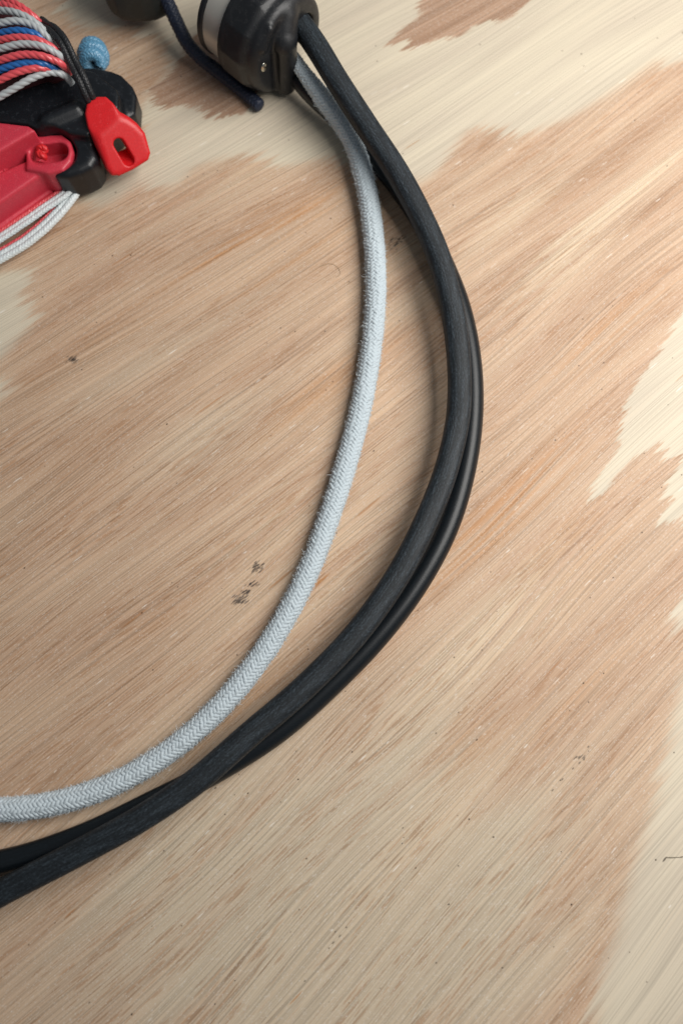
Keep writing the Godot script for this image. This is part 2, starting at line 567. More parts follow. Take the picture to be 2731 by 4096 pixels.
			var u := clampf(k0 * (0.55 + 0.6 * m), 0.0, 1.0)
			cr = lerpf(cr, 0.375, u)
			cg = lerpf(cg, 0.232, u)
			cb = lerpf(cb, 0.145, u)
			u = clampf(k1 * (0.7 + 1.2 * m), 0.0, 1.0)
			cr = lerpf(cr, 0.470, u)
			cg = lerpf(cg, 0.235, u)
			cb = lerpf(cb, 0.100, u)
			u = clampf(k2 * (0.92 + 0.3 * w), 0.0, 1.0)
			cr = lerpf(cr, 0.545, u)
			cg = lerpf(cg, 0.448, u)
			cb = lerpf(cb, 0.328, u)
			u = clampf(k3 * (0.8 + 0.8 * m), 0.0, 1.0)
			cr = lerpf(cr, 0.620, u)
			cg = lerpf(cg, 0.480, u)
			cb = lerpf(cb, 0.335, u)
			# spindle-shaped darker streaks
			var sp := spin.get_noise_2d(a / 13.0, b / 0.8)
			u = smoothstep(0.56, 0.88, sp - 0.25 * w) * 0.45
			cr = lerpf(cr, 0.330, u)
			cg = lerpf(cg, 0.165, u)
			cb = lerpf(cb, 0.075, u)
			# sapwood
			pa *= 1.0 - br
			cr = lerpf(cr, 0.605 + 0.03 * w, pa)
			cg = lerpf(cg, 0.530 + 0.03 * w, pa)
			cb = lerpf(cb, 0.410 + 0.02 * w, pa)
			cr = lerpf(cr, 0.385 + 0.06 * m, br * 0.9)
			cg = lerpf(cg, 0.245 + 0.05 * m, br * 0.9)
			cb = lerpf(cb, 0.165 + 0.04 * m, br * 0.9)
			# fine grain
			var cut := lerpf(1.0, 0.68, pa)
			var g := 1.0 + cut * (0.19 * f + 0.15 * f2)
			var pore := smoothstep(0.42, 0.85, f2 * 0.6 + f * 0.5) * cut
			g *= 1.0 - 0.16 * pore
			cr *= g
			cg *= g * (1.0 - 0.03 * pore)
			cb *= g * (1.0 - 0.06 * pore)
			var fl := speck.get_noise_2d(a / 1.6, b / 0.22)
			u = smoothstep(0.80, 0.92, fl) * 0.5 * (1.0 - pa)
			cr = lerpf(cr, 0.78, u)
			cg = lerpf(cg, 0.74, u)
			cb = lerpf(cb, 0.70, u)
			var o := (y * TW + x) * 3
			px[o] = lut[int(clampf(cr, 0.0, 1.0) * 1024.0)]
			px[o + 1] = lut[int(clampf(cg, 0.0, 1.0) * 1024.0)]
			px[o + 2] = lut[int(clampf(cb, 0.0, 1.0) * 1024.0)]
			hp[y * TW + x] = int(clampf(128.0 + cut * (44.0 * f + 52.0 * f2) - 40.0 * pore, 0.0, 255.0))
	var im := Image.create_from_data(TW, TH, false, Image.FORMAT_RGB8, px)
	marks(im)
	var hm := Image.create_from_data(TW, TH, false, Image.FORMAT_L8, hp)
	hm.convert(Image.FORMAT_RGB8)
	hm.bump_map_to_normal_map(2.0)
	var mt := StandardMaterial3D.new()
	mt.albedo_texture = ImageTexture.create_from_image(im)
	mt.normal_enabled = true
	mt.normal_texture = ImageTexture.create_from_image(hm)
	mt.normal_scale = 0.45
	mt.roughness = 0.58
	mt.metallic_specular = 0.42
	return mt

func blot(im: Image, at: Vector2, c: Color, along: float, across: float, alpha: float) -> void:
	var cx := (at.x - X0) / (X1 - X0) * TW
	var cy := (at.y - Z0) / (Z1 - Z0) * TH
	var k := TW / (X1 - X0)
	var dir := (FAN - at).normalized()
	var reach := int(ceil(maxf(along, across) * k)) + 1
	for y in range(maxi(0, int(cy) - reach), mini(TH, int(cy) + reach + 1)):
		for x in range(maxi(0, int(cx) - reach), mini(TW, int(cx) + reach + 1)):
			var d := Vector2(x + 0.5 - cx, y + 0.5 - cy) / k
			var e := Vector2(d.dot(dir) / along, d.cross(dir) / across).length()
			var u := alpha * (1.0 - smoothstep(0.6, 1.15, e))
			if u > 0.0:
				im.set_pixel(x, y, im.get_pixel(x, y).lerp(c, u))

# stains, dirt and chips that lie in the face of the board
func marks(im: Image) -> void:
	rng.seed = 5
	for i in 380:
		var at := Vector2(rng.randf_range(X0, X1), rng.randf_range(Z0, Z1))
		var s := rng.randf_range(0.08, 0.19)
		blot(im, at, Color(0.16, 0.12, 0.09), s * rng.randf_range(1.0, 1.6), s, rng.randf_range(0.35, 0.9))
	for i in 300:
		var at := Vector2(rng.randf_range(X0, X1), rng.randf_range(Z0, Z1))
		blot(im, at, Color(0.95, 0.93, 0.9), rng.randf_range(0.4, 1.6), rng.randf_range(0.10, 0.16), rng.randf_range(0.3, 0.75))
	for i in 26:
		var at := Vector2(rng.randf_range(X0, X1), rng.randf_range(Z0, Z1))
		blot(im, at, Color(0.62, 0.36, 0.17), rng.randf_range(1.5, 5.0), rng.randf_range(0.12, 0.26), rng.randf_range(0.25, 0.5))
	for p in [[Vector2(6.49, -1.20), 0.4], [Vector2(-49.02, 25.80), 0.35], [Vector2(-14.52, 16.45), 0.4]]:
		blot(im, p[0], Color(0.6, 0.36, 0.17), 4.5, 0.3, p[1])
	blot(im, Vector2(-7.19, 18.75), Color(0.66, 0.42, 0.2), 6.0, 0.4, 0.6)
	# an inky scuff of two smears, made of dashes along the grain
	for p in [[Vector2(-20.01, 13.71), 2.2, 1.6, 34], [Vector2(-21.49, 17.49), 1.8, 0.9, 18], [Vector2(-24.10, 21.46), 2.6, 1.6, 38], [Vector2(-22.70, 19.58), 1.6, 0.8, 16], [Vector2(-68.16, -39.71), 1.9, 1.2, 26], [Vector2(14.40, -72.56), 3.2, 2.2, 40], [Vector2(54.55, 57.61), 1.4, 0.8, 8]]:
		var c: Vector2 = p[0]
		for i in p[3]:
			var at := c + Vector2(rng.randfn() * p[1] * 0.36, rng.randfn() * p[2] * 0.42)
			blot(im, at, Color(0.16, 0.14, 0.13), rng.randf_range(0.3, 0.9), rng.randf_range(0.08, 0.14), rng.randf_range(0.25, 0.65))
	for p in [Vector2(56.70, 55.20), Vector2(55.52, 58.09), Vector2(52.91, 60.00), Vector2(54.48, 58.76), Vector2(50.29, 62.38), Vector2(47.97, 64.75), Vector2(1.06, 93.57), Vector2(-0.38, 95.33), Vector2(-1.82, 96.65), Vector2(-2.77, 97.79), Vector2(-1.34, 94.45), Vector2(-7.96, 104.32), Vector2(-28.66, 64.28)]:
		blot(im, p, Color(0.2, 0.17, 0.14), rng.randf_range(0.2, 0.5), 0.14, 0.55)
	# a short crack near the edge of the frame
	var k0: Vector2 = Vector2(72.56, 79.16)
	var k1: Vector2 = Vector2(79.65, 78.43)
	for i in 60:
		blot(im, k0.lerp(k1, i / 60.0) + Vector2(0, 0.25 * sin(i * 0.06)), Color(0.2, 0.17, 0.13), 0.13, 0.10, 0.6)
	blot(im, Vector2(72.24, 79.53), Color(0.2, 0.17, 0.14), 0.8, 0.2, 0.7)

# the board: its face in patches whose picture is turned over at each seam, then its edges and underside
func board(mat: Material, edge: Material) -> void:
	var v := PackedVector3Array()
	var n := PackedVector3Array()
	var uv := PackedVector2Array()
	var idx := PackedInt32Array()
	var w := X1 - X0
	var d := Z1 - Z0
	for gz in range(-1, 2):
		for gx in range(-1, 2):
			var b := v.size()
			for k in 4:
				var ux := k & 1
				var uz := k >> 1
				v.append(Vector3(X0 + w * (gx + ux), 0, Z0 + d * (gz + uz)))
				n.append(Vector3.UP)
				uv.append(Vector2(ux if gx == 0 else 1 - ux, uz if gz == 0 else 1 - uz))
			idx.append_array([b, b + 1, b + 2, b + 1, b + 3, b + 2])
	var o := part("tabletop", self, {"v": v, "n": n, "uv": uv, "i": idx}, mat)
	o.set_meta("kind", "structure")
	o.set_meta("label", "plywood board with pale and tan veneer and diagonal grain")
	var core := MeshInstance3D.new()
	core.name = "plywood_core"
	var box := BoxMesh.new()
	box.size = Vector3(w * 3, 18, d * 3) * MM
	core.mesh = box
	core.position = Vector3((X0 + X1) / 2, -9.03, (Z0 + Z1) / 2) * MM
	core.set_surface_override_material(0, edge)
	o.add_child(core, true)

# ------------------------------------------------------------------ the scene
func _ready() -> void:
	# camera
	var cam := Camera3D.new()
	cam.name = "camera"
	cam.fov = 64.0
	cam.near = 0.01
	cam.far = 20.0
	cam.position = Vector3(0.0, 200.0 * cos(deg_to_rad(12.0)), 200.0 * sin(deg_to_rad(12.0))) * MM
	cam.rotation_degrees = Vector3(-78.0, 0, 0)
	# a phone's small lens held close: the far end of the board and the near edge are a touch soft
	var optics := CameraAttributesPhysical.new()
	optics.frustum_focal_length = 12.0 / tan(deg_to_rad(32.0))
	optics.frustum_focus_distance = 0.194
	optics.frustum_near = 0.01
	optics.frustum_far = 20.0
	optics.exposure_aperture = 6.0
	cam.attributes = optics
	add_child(cam)
	# surroundings: the dim, cool light of the room
	var we := WorldEnvironment.new()
	we.name = "surroundings"
	var env := Environment.new()
	env.background_mode = Environment.BG_COLOR
	env.background_color = lin(0.120, 0.132, 0.145)
	env.tonemap_mode = Environment.TONE_MAPPER_LINEAR
	env.tonemap_exposure = 1.08
	env.sdfgi_enabled = true
	env.ssao_enabled = true
	env.ssil_enabled = true
	we.environment = env
	add_child(we)
	# the window to the right of the board
	var win := AreaLight3D.new()
	win.name = "window_light"
	win.area_size = Vector2(0.22, 0.26)
	win.light_energy = 0.158
	win.light_color = Color(1.0, 0.985, 0.965)
	win.shadow_enabled = true
	win.position = Vector3(200, 262, -78) * MM
	add_child(win)
	win.look_at_from_position(win.position, Vector3(60, 0, -95) * MM, Vector3(0, 0, -1))

	# ---- the board
	board(veneer(), plain(lin(0.45, 0.33, 0.21), 0.7))

	cables()
	end_fitting()
	winder()
	grip()

func cables() -> void:
	var mat1 := rubber(lin(0.004, 0.006, 0.008), lin(0.082, 0.108, 0.132), 0.85, 0.58, 71)
	var mat2 := rubber(lin(0.004, 0.006, 0.008), lin(0.024, 0.036, 0.048), 0.35, 0.36, 75)
	# upper rubber tube
	var p1 := smooth_path([Vector3(-14.41, 17.00, -129.34), Vector3(-9.54, 17.00, -122.29), Vector3(-6.53, 16.50, -117.70), Vector3(-1.33, 15.00, -109.13), Vector3(5.63, 13.00, -98.35), Vector3(13.29, 11.50, -86.38), Vector3(20.07, 10.20, -73.20), Vector3(24.45, 9.40, -61.72), Vector3(27.21, 8.80, -49.17), Vector3(28.47, 8.40, -35.65), Vector3(28.00, 8.20, -22.40), Vector3(24.82, 8.20, -8.89), Vector3(19.28, 8.20, 4.75), Vector3(11.90, 8.20, 18.30), Vector3(2.56, 8.20, 30.87), Vector3(-8.37, 8.40, 41.96), Vector3(-20.53, 8.80, 52.28), Vector3(-32.54, 9.20, 62.49), Vector3(-44.43, 9.20, 70.19), Vector3(-57.34, 8.40, 77.03), Vector3(-73.10, 7.00, 84.99), Vector3(-84.37, 5.50, 91.24)], 0.35)
	var t1 := thing("rubber_tube", Vector3(p1[p1.size() / 2].x, 0, p1[p1.size() / 2].z))
	tag(t1, "thicker dusty matt black rubber tube arching over the thinner shiny black tube", "rubber tube")
	part("tube_wall", t1, tube(p1, 48, func(th: float, s: float) -> float:
		var c := absf(cos(th))
		var q := absf(sin(th))
		return 2.86 / pow(pow(c, 2.7) + pow(q * 1.08, 2.7), 1.0 / 2.7) + 0.03 * sin(s * 0.31) * sin(th * 2.0)), mat1)
	# lower rubber tube
	var p2 := smooth_path([Vector3(-15.54, 7.50, -123.00), Vector3(-10.08, 6.00, -115.31), Vector3(0.69, 4.40, -104.41), Vector3(10.56, 3.40, -92.65), Vector3(19.62, 3.00, -78.91), Vector3(25.77, 2.80, -65.38), Vector3(29.99, 2.75, -52.70), Vector3(32.28, 2.75, -37.99), Vector3(32.11, 2.75, -23.13), Vector3(29.75, 2.75, -9.26), Vector3(25.14, 2.75, 4.74), Vector3(17.90, 2.75, 17.83), Vector3(8.53, 2.75, 30.06), Vector3(-2.41, 2.75, 41.19), Vector3(-14.28, 2.75, 51.47), Vector3(-27.89, 2.75, 60.02), Vector3(-42.28, 2.75, 67.21), Vector3(-56.45, 2.80, 73.82), Vector3(-69.58, 2.90, 78.34), Vector3(-82.73, 3.00, 81.10)], 0.4)
	var t2 := thing("rubber_tube", Vector3(p2[p2.size() / 2].x, 0, p2[p2.size() / 2].z))
	tag(t2, "thinner shiny black rubber tube lying on the plywood under the matt tube", "rubber tube")
	part("tube_wall", t2, tube(p2, 40, func(_th: float, _s: float) -> float: return 2.75), mat2)
	# white braided cord with its dark core and worn fuzz
	var pw := smooth_path([Vector3(-16.34, 12.50, -123.89), Vector3(-12.26, 11.20, -118.45), Vector3(-10.24, 10.20, -115.76), Vector3(-5.59, 8.40, -110.04), Vector3(-0.46, 6.60, -103.90), Vector3(3.20, 5.20, -97.82), Vector3(5.93, 4.00, -88.39), Vector3(7.81, 3.20, -77.53), Vector3(8.74, 2.80, -65.38), Vector3(8.64, 2.70, -53.32), Vector3(7.21, 2.70, -39.17), Vector3(4.74, 2.70, -25.40), Vector3(1.17, 2.70, -11.47), Vector3(-3.03, 2.70, 2.07), Vector3(-7.23, 2.70, 13.68), Vector3(-12.66, 2.70, 25.00), Vector3(-19.18, 2.70, 35.56), Vector3(-27.74, 2.70, 46.07), Vector3(-39.36, 2.70, 56.25), Vector3(-52.25, 2.70, 63.50), Vector3(-65.65, 2.70, 67.50), Vector3(-76.27, 2.70, 68.61), Vector3(-86.04, 2.70, 68.24)], 0.115)
	var w := thing("braided_rope", Vector3(pw[pw.size() / 2].x, 0, pw[pw.size() / 2].z))
	tag(w, "fuzzy white braided cord curving beside the black rubber tubes", "braided cord")
	var cw := plain(lin(0.50, 0.57, 0.61), 0.75, 0.35)
	cw.rim_enabled = true
	cw.rim = 0.4
	part("braided_sleeve", w, tube(pw, 140, func(th: float, s: float) -> float:
		var r := lerpf(1.55, 2.58, smoothstep(4.0, 24.0, s)) + 0.04 * sin(s * 0.9) * sin(s * 0.23) + 0.06 * sin(s * 0.11 + 1.0) * cos(th * 2.0)
		return braid(th, s, r, 13, 1.0, 0.30)), cw)
	part("core", w, tube(pw, 24, func(_th: float, s: float) -> float: return lerpf(1.25, 2.31, smoothstep(4.0, 24.0, s))), plain(lin(0.03, 0.035, 0.04), 0.8))
	var fz := part("loose_fibres", w, fibres(pw.slice(160), 2.6, 12000, 0.25, 0.95, 0.055, 21), plain(lin(0.74, 0.79, 0.81), 0.8, 0.3))
	fz.set_meta("kind", "stuff")
	# navy cord that ends beside the fitting
	var pn := smooth_path([Vector3(-51.68, 12.00, -148.10), Vector3(-47.81, 11.00, -140.13), Vector3(-45.59, 9.50, -135.42), Vector3(-43.83, 8.20, -131.86), Vector3(-41.39, 6.60, -127.45), Vector3(-38.04, 5.00, -124.24), Vector3(-34.05, 3.60, -121.63), Vector3(-30.01, 2.40, -118.97), Vector3(-25.87, 1.80, -115.66), Vector3(-22.62, 1.70, -112.36), Vector3(-21.66, 1.70, -111.42)], 0.10)
	var nv := thing("lanyard", Vector3(-21.85, 0.00, -112.76))
	tag(nv, "thin navy braided cord with a cut end beside the black end fitting", "braided cord")
	var total := length_of(pn)
	part("braided_sleeve", nv, tube(pn, 56, func(th: float, s: float) -> float:
		return braid(th, s, 1.80, 8, 1.1, 0.26) * eased(s, total, 0.9)), plain(lin(0.017, 0.023, 0.042), 0.5, 0.4))
	var nf := part("loose_fibres", nv, fibres(pn, 1.6, 500, 0.25, 0.7, 0.025, 22), plain(lin(0.03, 0.035, 0.06), 0.8))
	nf.set_meta("kind", "stuff")
	# a stray curled fibre on the board
	var ph := smooth_path([Vector3(-5.56, 0.05, -65.42), Vector3(-2.73, 0.05, -66.16), Vector3(-0.68, 0.05, -64.67), Vector3(-0.34, 0.05, -63.19), Vector3(-1.36, 0.05, -62.33)], 0.3)
	var hair := part("stray_fibre", self, tube(ph, 5, func(_th: float, _s: float) -> float: return 0.05), plain(lin(0.22, 0.15, 0.08), 0.7), ph[0])
	tag(hair, "tiny curled brown fibre lying on the plywood inside the cord's curve", "fibre")

func end_fitting() -> void:
	var fc: Vector3 = Vector3(-13.46, 14.00, -119.27)
	var e := Vector3(0.74, 0.0, 0.67).normalized()
	var sd := Vector3(e.z, 0.0, -e.x)
	var root := thing("tube_end_fitting", Vector3(fc.x, 0, fc.z))
	tag(root, "scuffed black plastic end fitting with a rivet that grips the black tubes and grey rope", "end fitting")
	var black := moulded(lin(0.006, 0.007, 0.009), lin(0.085, 0.078, 0.07), 0.5, 0.46, 31)
	var f := func(p: Vector3) -> float:
		var d := p - fc
		var q := Vector3(d.dot(sd), d.y, d.dot(e))
		var rr := Vector2(q.x, q.y).length()
		var facet := 0.0                       # twelve flats round the barrel
		var an := fposmod(atan2(q.y, q.x) + 0.2, TAU / 12.0) - TAU / 24.0
		facet = lerpf(rr, rr * cos(an), 0.75)
		# barrel, its stepped front disc and the collar at the back
		var d2 := facet - 13.9 + 2.2
		var de := absf(q.z + 7.5) - 4.6 + 2.2
		var b := minf(maxf(d2, de), 0.0) + Vector2(maxf(d2, 0.0), maxf(de, 0.0)).length() - 2.2
		d2 = rr - 12.9 + 2.4
		de = absf(q.z + 4.0) - 4.0 + 2.4
		b = smin(b, minf(maxf(d2, de), 0.0) + Vector2(maxf(d2, 0.0), maxf(de, 0.0)).length() - 2.4, 0.7)
		d2 = rr - 14.1 + 0.5
		de = absf(q.z + 11.2) - 1.0 + 0.5
		b = smin(b, minf(maxf(d2, de), 0.0) + Vector2(maxf(d2, 0.0), maxf(de, 0.0)).length() - 0.5, 0.3)
		# arched rib over the front and the swelling at its head
		b = smin(b, capsule(q, Vector3(-2.4, -10.0, -0.2), Vector3(-2.2, 4.0, 0.6), 3.3), 0.5)
		b = smin(b, capsule(q, Vector3(1.0, 8.2, -2.2), Vector3(-1.4, 5.0, -0.6), 3.8), 0.9)
		b = smin(b, capsule(q, Vector3(-5.5, 10.2, -0.6), Vector3(-8.6, 6.6, -0.6), 1.1), 0.6)
		# mouth for the cords
		b = smax(b, -round_box(q - Vector3(5.6, -3.4, 0.0), Vector3(3.7, 8.6, 9.0), 3.2), 0.7)
		# groove beside the rib
		b = smax(b, -capsule(q, Vector3(-6.4, -12.0, 0.4), Vector3(-6.2, 3.0, 0.8), 1.0), 0.6)
		return b
	part("body", root, nets(f, Vector3(fc.x - 23, 0.1, fc.z - 23), Vector3(fc.x + 16, 30, fc.z + 16), 0.36), black)
	# rivet
	var rc := fc + sd * -9.2 + Vector3(0, 1.2, 0) + e * -0.4
	var rv := func(p: Vector3) -> float:
		var d := p - rc
		var q := Vector3(d.dot(sd) / 1.15, d.y / 1.6, d.dot(e) / 0.9)
		return (q.length() - 1.0) * 0.9
	part("rivet", root, nets(rv, rc - Vector3(2.4, 2.4, 2.4), rc + Vector3(2.4, 2.4, 2.4), 0.2), plain(lin(0.55, 0.53, 0.46), 0.22, 0.5, 1.0))
	# metal tube behind
	var axis := PackedVector3Array()
	for i in 40:
		axis.append(fc - e * (10.0 + i * 0.22))
	part("pale_tube", root, tube(axis, 64, func(_th: float, s: float) -> float: return 12.7), plain(lin(0.52, 0.50, 0.45), 0.3, 0.5, 0.4))
	# black ring where the metal tube ends
	var back := PackedVector3Array()
	for k in 40:
		back.append(fc - e * (18.4 + k * 0.04))
	part("end_ring", root, tube(back, 64, func(_th: float, s: float) -> float: return 13.1 - maxf(0.0, 0.4 - s) * 0.6), black)

func winder() -> void:
	var root := thing("line_winder", Vector3(-81.54, 0.00, -101.62))
	tag(root, "black plastic line winder with a red insert at the edge of the plywood", "line winder")
	var black := moulded(lin(0.005, 0.0065, 0.009), lin(0.16, 0.17, 0.18), 0.3, 0.40, 41)
	var red := moulded(lin(0.55, 0.036, 0.062), lin(0.58, 0.11, 0.13), 0.5, 0.42, 43)
	var horn := Outline.new([])
	var hp := []
	for p in [Vector3(-72.45, 15.00, -108.37), Vector3(-66.31, 15.00, -112.33), Vector3(-63.18, 15.00, -111.94), Vector3(-56.88, 15.00, -106.47), Vector3(-56.24, 15.00, -104.82), Vector3(-56.14, 15.00, -101.18), Vector3(-59.79, 15.00, -96.19), Vector3(-63.52, 15.00, -93.10), Vector3(-69.01, 15.00, -93.97), Vector3(-76.14, 15.00, -94.58), Vector3(-78.99, 15.00, -96.19), Vector3(-95.51, 15.00, -97.81), Vector3(-95.84, 15.00, -101.18), Vector3(-86.15, 15.00, -103.31), Vector3(-80.94, 15.00, -106.85), Vector3(-75.27, 15.00, -109.13)]:
		hp.append(Vector2(p.x, p.z))
	var gp := []
	for p in [Vector3(-69.08, 9.00, -115.72), Vector3(-66.95, 9.00, -118.10), Vector3(-60.44, 9.00, -116.64), Vector3(-57.75, 9.00, -115.46), Vector3(-54.59, 9.00, -112.04), Vector3(-53.42, 9.00, -109.30), Vector3(-53.47, 9.00, -103.72), Vector3(-58.73, 9.00, -98.85), Vector3(-66.75, 9.00, -97.58)]:
		gp.append(Vector2(p.x, p.z))
	var shoulder := Outline.new(gp)
	var lp := []
	for p in [Vector3(-72.63, 10.00, -98.10), Vector3(-62.56, 10.00, -98.10), Vector3(-61.67, 10.00, -89.04), Vector3(-62.95, 10.00, -86.55), Vector3(-65.40, 10.00, -85.06), Vector3(-68.85, 10.00, -83.83), Vector3(-71.96, 10.00, -84.07), Vector3(-74.35, 10.00, -86.55), Vector3(-70.32, 10.00, -89.04)]:
		lp.append(Vector2(p.x, p.z))
	horn = Outline.new(hp)
	var low := Outline.new(lp)
	var pocket: Vector3 = Vector3(-72.15, 12.00, -90.10)
	var crest0: Vector3 = Vector3(-66.78, 14.50, -100.44)
	var crest1: Vector3 = Vector3(-73.55, 14.50, -96.95)
	var facet0: Vector3 = Vector3(-60.11, 15.00, -108.88)
	var f := func(p: Vector3) -> float:
		var a := slab(p, horn, 2.0, 15.0, 1.0)
		a = smin(a, slab(p, shoulder, 1.5, 9.5, 1.2), 1.8)
		a = smax(a, (p - facet0).dot(Vector3(0.327, 0.819, -0.470)), 0.5)   # facet along the outer edge
		a = smin(a, capsule(p, crest0, crest1, 2.2), 1.3)
		var b := slab(p, low, 1.2, 12.0, 2.0)
		a = smin(a, b, 1.6)
		return smax(a, -(Vector2(p.x - pocket.x, p.z - pocket.z).length() - 5.2 + maxf(0.0, 6.0 - p.y)), 0.6)
	var lo: Vector3 = Vector3(-93.67, 15.00, -113.22)
	var hi: Vector3 = Vector3(-52.47, 5.00, -85.18)
	part("frame", root, nets(f, Vector3(lo.x, 0.4, lo.z - 4), Vector3(hi.x + 4, 21, hi.z + 6), 0.40), black)
	# the red insert: a base, a raised bar, a lower step and a cup with a keyhole
	var bp := []
	for p in [Vector3(-94.50, 17.00, -96.76), Vector3(-84.63, 17.00, -95.16), Vector3(-77.43, 17.00, -94.18), Vector3(-75.60, 17.00, -92.83), Vector3(-79.28, 17.00, -90.39), Vector3(-87.15, 17.00, -84.83), Vector3(-92.91, 17.00, -80.29)]:
		bp.append(Vector2(p.x, p.z))
	var bar := Outline.new(bp)
	var sp := []
	for p in [Vector3(-95.60, 11.00, -79.97), Vector3(-86.24, 11.00, -85.49), Vector3(-78.83, 11.00, -89.20), Vector3(-73.47, 11.00, -88.33), Vector3(-73.98, 11.00, -86.35), Vector3(-88.33, 11.00, -74.51), Vector3(-95.58, 11.00, -68.52)]:
		sp.append(Vector2(p.x, p.z))
	var stepo := Outline.new(sp)
	var cp := []
	for p in [Vector3(-80.00, 12.00, -94.71), Vector3(-75.62, 12.00, -95.21), Vector3(-70.88, 12.00, -95.46), Vector3(-68.65, 12.00, -93.59), Vector3(-67.68, 12.00, -90.60), Vector3(-68.03, 12.00, -87.75), Vector3(-69.82, 12.00, -85.17), Vector3(-73.69, 12.00, -84.19), Vector3(-79.26, 12.00, -85.41)]:
		cp.append(Vector2(p.x, p.z))
	var cup := Outline.new(cp)
	var wp := []
	for p in [Vector3(-98.23, 5.00, -78.91), Vector3(-82.18, 5.00, -88.98), Vector3(-73.77, 5.00, -85.81), Vector3(-89.76, 5.00, -72.09), Vector3(-97.04, 5.00, -66.59)]:
		wp.append(Vector2(p.x, p.z))
	var base := Outline.new(wp)
	var c0: Vector3 = Vector3(-75.74, 12.00, -89.61)
	var c1: Vector3 = Vector3(-71.62, 12.00, -90.35)
	var rf := func(p: Vector3) -> float:
		var a := slab(p, bar, 7.0, 17.2, 0.7)
		a = minf(a, slab(p, stepo, 3.0, 11.2, 0.9))
		var c := slab(p, cup, 4.0, 12.4, 0.9)
		var e := Vector2(c1.x - c0.x, c1.z - c0.z)
		var w := Vector2(p.x - c0.x, p.z - c0.z)
		var hole := (w - e * clampf(w.dot(e) / e.dot(e), 0.0, 1.0)).length() - 2.7
		c = smax(c, -maxf(hole, 7.5 - p.y), 0.5)
		a = smin(a, c, 0.5)
		return minf(a, slab(p, base, 0.6, 4.4, 0.6))
	lo = Vector3(-92.31, 17.00, -96.51)
	hi = Vector3(-68.24, 3.00, -66.49)
	part("insert", root, nets(rf, Vector3(lo.x, 0.2, lo.z - 3), Vector3(hi.x + 2, 18.5, hi.z + 2), 0.34), red)

	# the knotted end of a red line in the keyhole
	var kc: Vector3 = Vector3(-75.37, 12.50, -89.99)
	var kp := PackedVector3Array()
	for i in 90:
		var a := TAU * i / 30.0
		kp.append(kc + Vector3(cos(a) * 0.75, sin(a) * 0.5 - 0.3 + i * 0.006, sin(a * 0.5 + 1.0) * 1.25 + cos(a) * 0.2))
	var kt := thing("red_knot", kc)
	tag(kt, "small bright red knot of line sitting in the keyhole of the red insert", "knot")
	part("coil", kt, tube(kp, 16, func(th: float, s: float) -> float: return rope(th, s, 0.78, 3, 2.6, 0.2)), plain(lin(0.62, 0.02, 0.025), 0.45))

	# lines wound round the winder
	var grey := plain(lin(0.40, 0.43, 0.44), 0.42, 0.5)
	var redl := plain(lin(0.66, 0.080, 0.095), 0.36, 0.6)
	var blue := plain(lin(0.014, 0.115, 0.36), 0.36, 0.6)
	var white := plain(lin(0.62, 0.67, 0.68), 0.36, 0.5)
	var rl := thing("red_line", Vector3(-98.34, 0.00, -131.67))
	tag(rl, "thin red twisted line wound in several turns on the black winder", "line")
	var gl := thing("grey_line", Vector3(-97.14, 0.00, -131.67))
	tag(gl, "thin grey twisted line wound in several turns on the black winder", "line")
	var bl := thing("blue_line", Vector3(-95.93, 0.00, -131.67))
	tag(bl, "thin bright blue twisted line, two turns showing between red and grey", "line")
